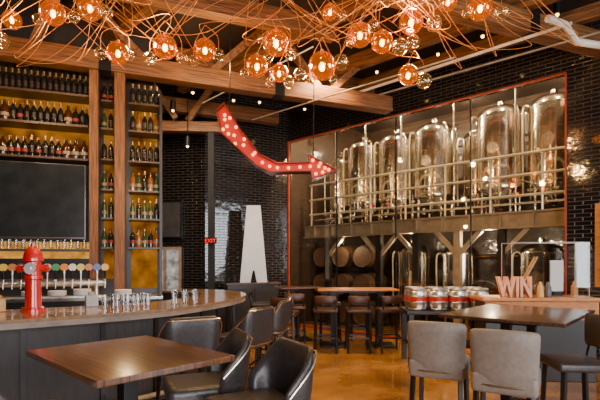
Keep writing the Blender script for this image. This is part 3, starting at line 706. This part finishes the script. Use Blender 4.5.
for (px,py,r,sm),Y in zip(L,Ys):
    k=Y/4.5; X=(px-300)/100*k; Z=1.55+(262-py)/100*k; r=r/100*k
    e=thing('pendant_lamp','amber blown-glass globe pendant on looping copper cable','pendant lamp',(X,Y,Z),0,'amber globe pendants')
    M().sph((0,0,0),r,24).done('globe',AMBER,e)
    M().sph((0,0,-.01),r*.21,10,(1,1,1.5)).done('bulb',BULB,e)
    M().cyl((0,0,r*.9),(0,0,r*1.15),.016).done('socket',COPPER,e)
    for (sx,sy,sr) in sm:
        ox=(sx-px)/100*k; oz=-(sy-py)/100*k; oy=random.uniform(-.08,.08)
        M().sph((ox,oy,oz),sr/100*k,16).done('clear_globe',CLEARG,e)
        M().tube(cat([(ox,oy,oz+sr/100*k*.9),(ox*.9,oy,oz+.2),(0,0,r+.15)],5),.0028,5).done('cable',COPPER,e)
    A=min(anch,key=lambda a:abs(a[0]-X)); ax,ay=A[0]+random.uniform(-.15,.15),A[1]+random.uniform(-.1,.1)
    sgn=random.choice((-1,1)); q=random.uniform(.1,.4)
    P=[(0,0,r*1.1),(sgn*.06,0,r+.14),((ax-X)*.3+sgn*q*.4,random.uniform(-.2,.2),random.uniform(.2,.4)),((ax-X)*.7-sgn*q*.4,(ay-Y)*.7,random.uniform(.35,.7)),(ax-X,ay-Y,5.0-Z),(ax-X,ay-Y,5.37-Z)]
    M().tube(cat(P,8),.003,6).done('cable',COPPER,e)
can=[]
for ax,ay in anch:
    e=thing('ceiling_canopy','round copper ceiling canopy trailing loose copper cables','canopy',(ax,ay,H),0,'pendant canopies'); can.append(e)
    M().lathe([(0,-.041),(.2,-.041),(.2,-.011),(0,-.001)],24).done('canopy_plate',COPPER,e)
for i in range(45):
    e=can[i%5]
    dx=random.choice((-1,1))*random.uniform(.4,1.3); zz=random.uniform(3.62,4.1)-H; y1=random.uniform(-.3,.3)
    P=[(.1,0,-.03),(dx*.3,-.1,-.6),(dx*.9,y1,zz+.25),(dx*1.15,y1,zz),(dx*.6,.1,zz+random.uniform(.1,.5)),(-dx*.2,0,-.7),(-.1,0,-.03)]
    M().tube(cat(P,8),.0026,5).done('cable',COPPER,e)
sp=thing('ceiling_spotlight','small black ceiling spotlight with warm lamp','spotlight',(0,0,0),0,'ceiling spotlights')
M().cyl((0,0,-.18),(0,0,0),.05,.05,12).done('housing',BLKM,sp); M().sph((0,0,-.19),.026,8).done('lamp',emit('spot_lamp',(1,.60,.16),10),sp)
locs=[(-2.75,8.2,4.75),(-2.4,8.5,4.6),(-2.0,8.4,4.9),(-1.3,8.8,4.9),(2.8,6.9,5.2),(2.3,7.5,5.2),(1.4,8.2,5.2),(3.6,6.3,5.2),(-.8,8.9,4.9),(.1,9.6,5.0),(-2.9,8.6,4.3),(-2.2,8.8,4.0)]
sp.location=locs[0]
M().cyl((0,0,0),(0,0,H-locs[0][2]),.008,n=6).done('stem',BLKM,sp)
for l in locs[1:]:
    c=clone(sp,l)
    for q in kids(c):
        if q.name.startswith('stem'): q.scale[2]=(H-l[2])/(H-locs[0][2])
# ------------------------------------------------------------------ lights
def light(kind,name,loc,e,col,size=.2,sy=None,tgt=None):
    l=bpy.data.lights.new(name,kind); l.energy=e; l.color=col
    if kind=='AREA':
        l.size=size
        if sy: l.shape='RECTANGLE'; l.size_y=sy
    else: l.shadow_soft_size=size
    if kind=='SPOT': l.spot_size=math.radians(120); l.spot_blend=.8
    o=bpy.data.objects.new(name,l); COL.objects.link(o); o.location=loc
    if tgt is not None: o.rotation_euler=(Vector(tgt)-Vector(loc)).to_track_quat('-Z','Y').to_euler()
    return o
WARM=(1,.64,.30)
light('AREA','daylight_window',(2.6,-4.3,2.2),660,(.98,.96,1),5,2.8,(2.6,5,1.6))
light('AREA','daylight_window',(8.8,.6,2.6),720,(.88,.93,1),6,3.6,(-1,6.5,2.0))
for p in ((-1.6,4.5,3.75),(-.1,4.6,3.55),(1.2,4.6,3.6)): light('POINT','pendant_glow',p,60,(1,.58,.20),.06)
light('SPOT','room_fill',(.5,7.4,4.9),740,WARM,.08,None,(.5,7.6,0))  # added fill spots without fixtures, brightening the floor and far corner
light('SPOT','room_fill',(-.2,3.0,4.9),230,WARM,.08,None,(-.2,3.2,0))
light('SPOT','room_fill',(1.0,5.4,4.5),170,WARM,.08,None,(.6,5.6,0))
light('SPOT','room_fill',(-2.0,7.0,4.2),200,(1,.82,.64),.08,None,(-2.0,9.8,1.9))
light('POINT','beam_fill',(-1.0,6.0,4.2),64,WARM,.06)  # added fill points, no real uplights, to lift the dark beams
light('POINT','beam_fill',(-3.0,4.6,4.2),48,WARM,.06)
light('POINT','beam_fill',(1.2,4.8,4.25),58,WARM,.06)
light('POINT','beam_fill',(-2.0,7.7,4.5),22,WARM,.06)
for t,off,z,e in ((0,.45,5.1,190),(1.0,.4,5.1,200),(2.1,.4,5.1,200),(3.2,.4,5.1,200),(4.4,.4,5.1,190),(5.5,.5,5.1,110),(2.6,2.8,4.9,45),(.5,2.8,4.9,35),(4.6,2.8,4.9,40),(1.5,.9,2.0,52),(3.1,.8,2.0,48),(4.8,.6,2.0,22)):
    light('POINT','brewery_fill',TW(t,off,z),e,(1,.78,.50),.05)  # added fill to brighten the tanks and their reflections, no fixtures
light('POINT','bar_fill',BB(.3,1.0,3.6),36,WARM,.05)  # added points brightening the back bar, no lamp hangs here
light('POINT','bar_fill',BB(1.6,.9,2.6),24,WARM,.05)
light('POINT','sign_glow',(-.3,5.7,2.9),5,(1,.06,.02),.05)
wd=bpy.data.worlds.new('World'); S.world=wd; wd.use_nodes=True
wd.node_tree.nodes['Background'].inputs[0].default_value=(.75,.82,1,1); wd.node_tree.nodes['Background'].inputs[1].default_value=.3
# ------------------------------------------------------------------ camera
cd=bpy.data.cameras.new('camera'); cd.lens=27; cd.sensor_width=36; cd.shift_y=62/600; cd.clip_start=.05
cam=bpy.data.objects.new('camera',cd); COL.objects.link(cam); cam.location=(0,0,1.55); cam.rotation_euler=(math.pi/2,0,0); S.camera=cam
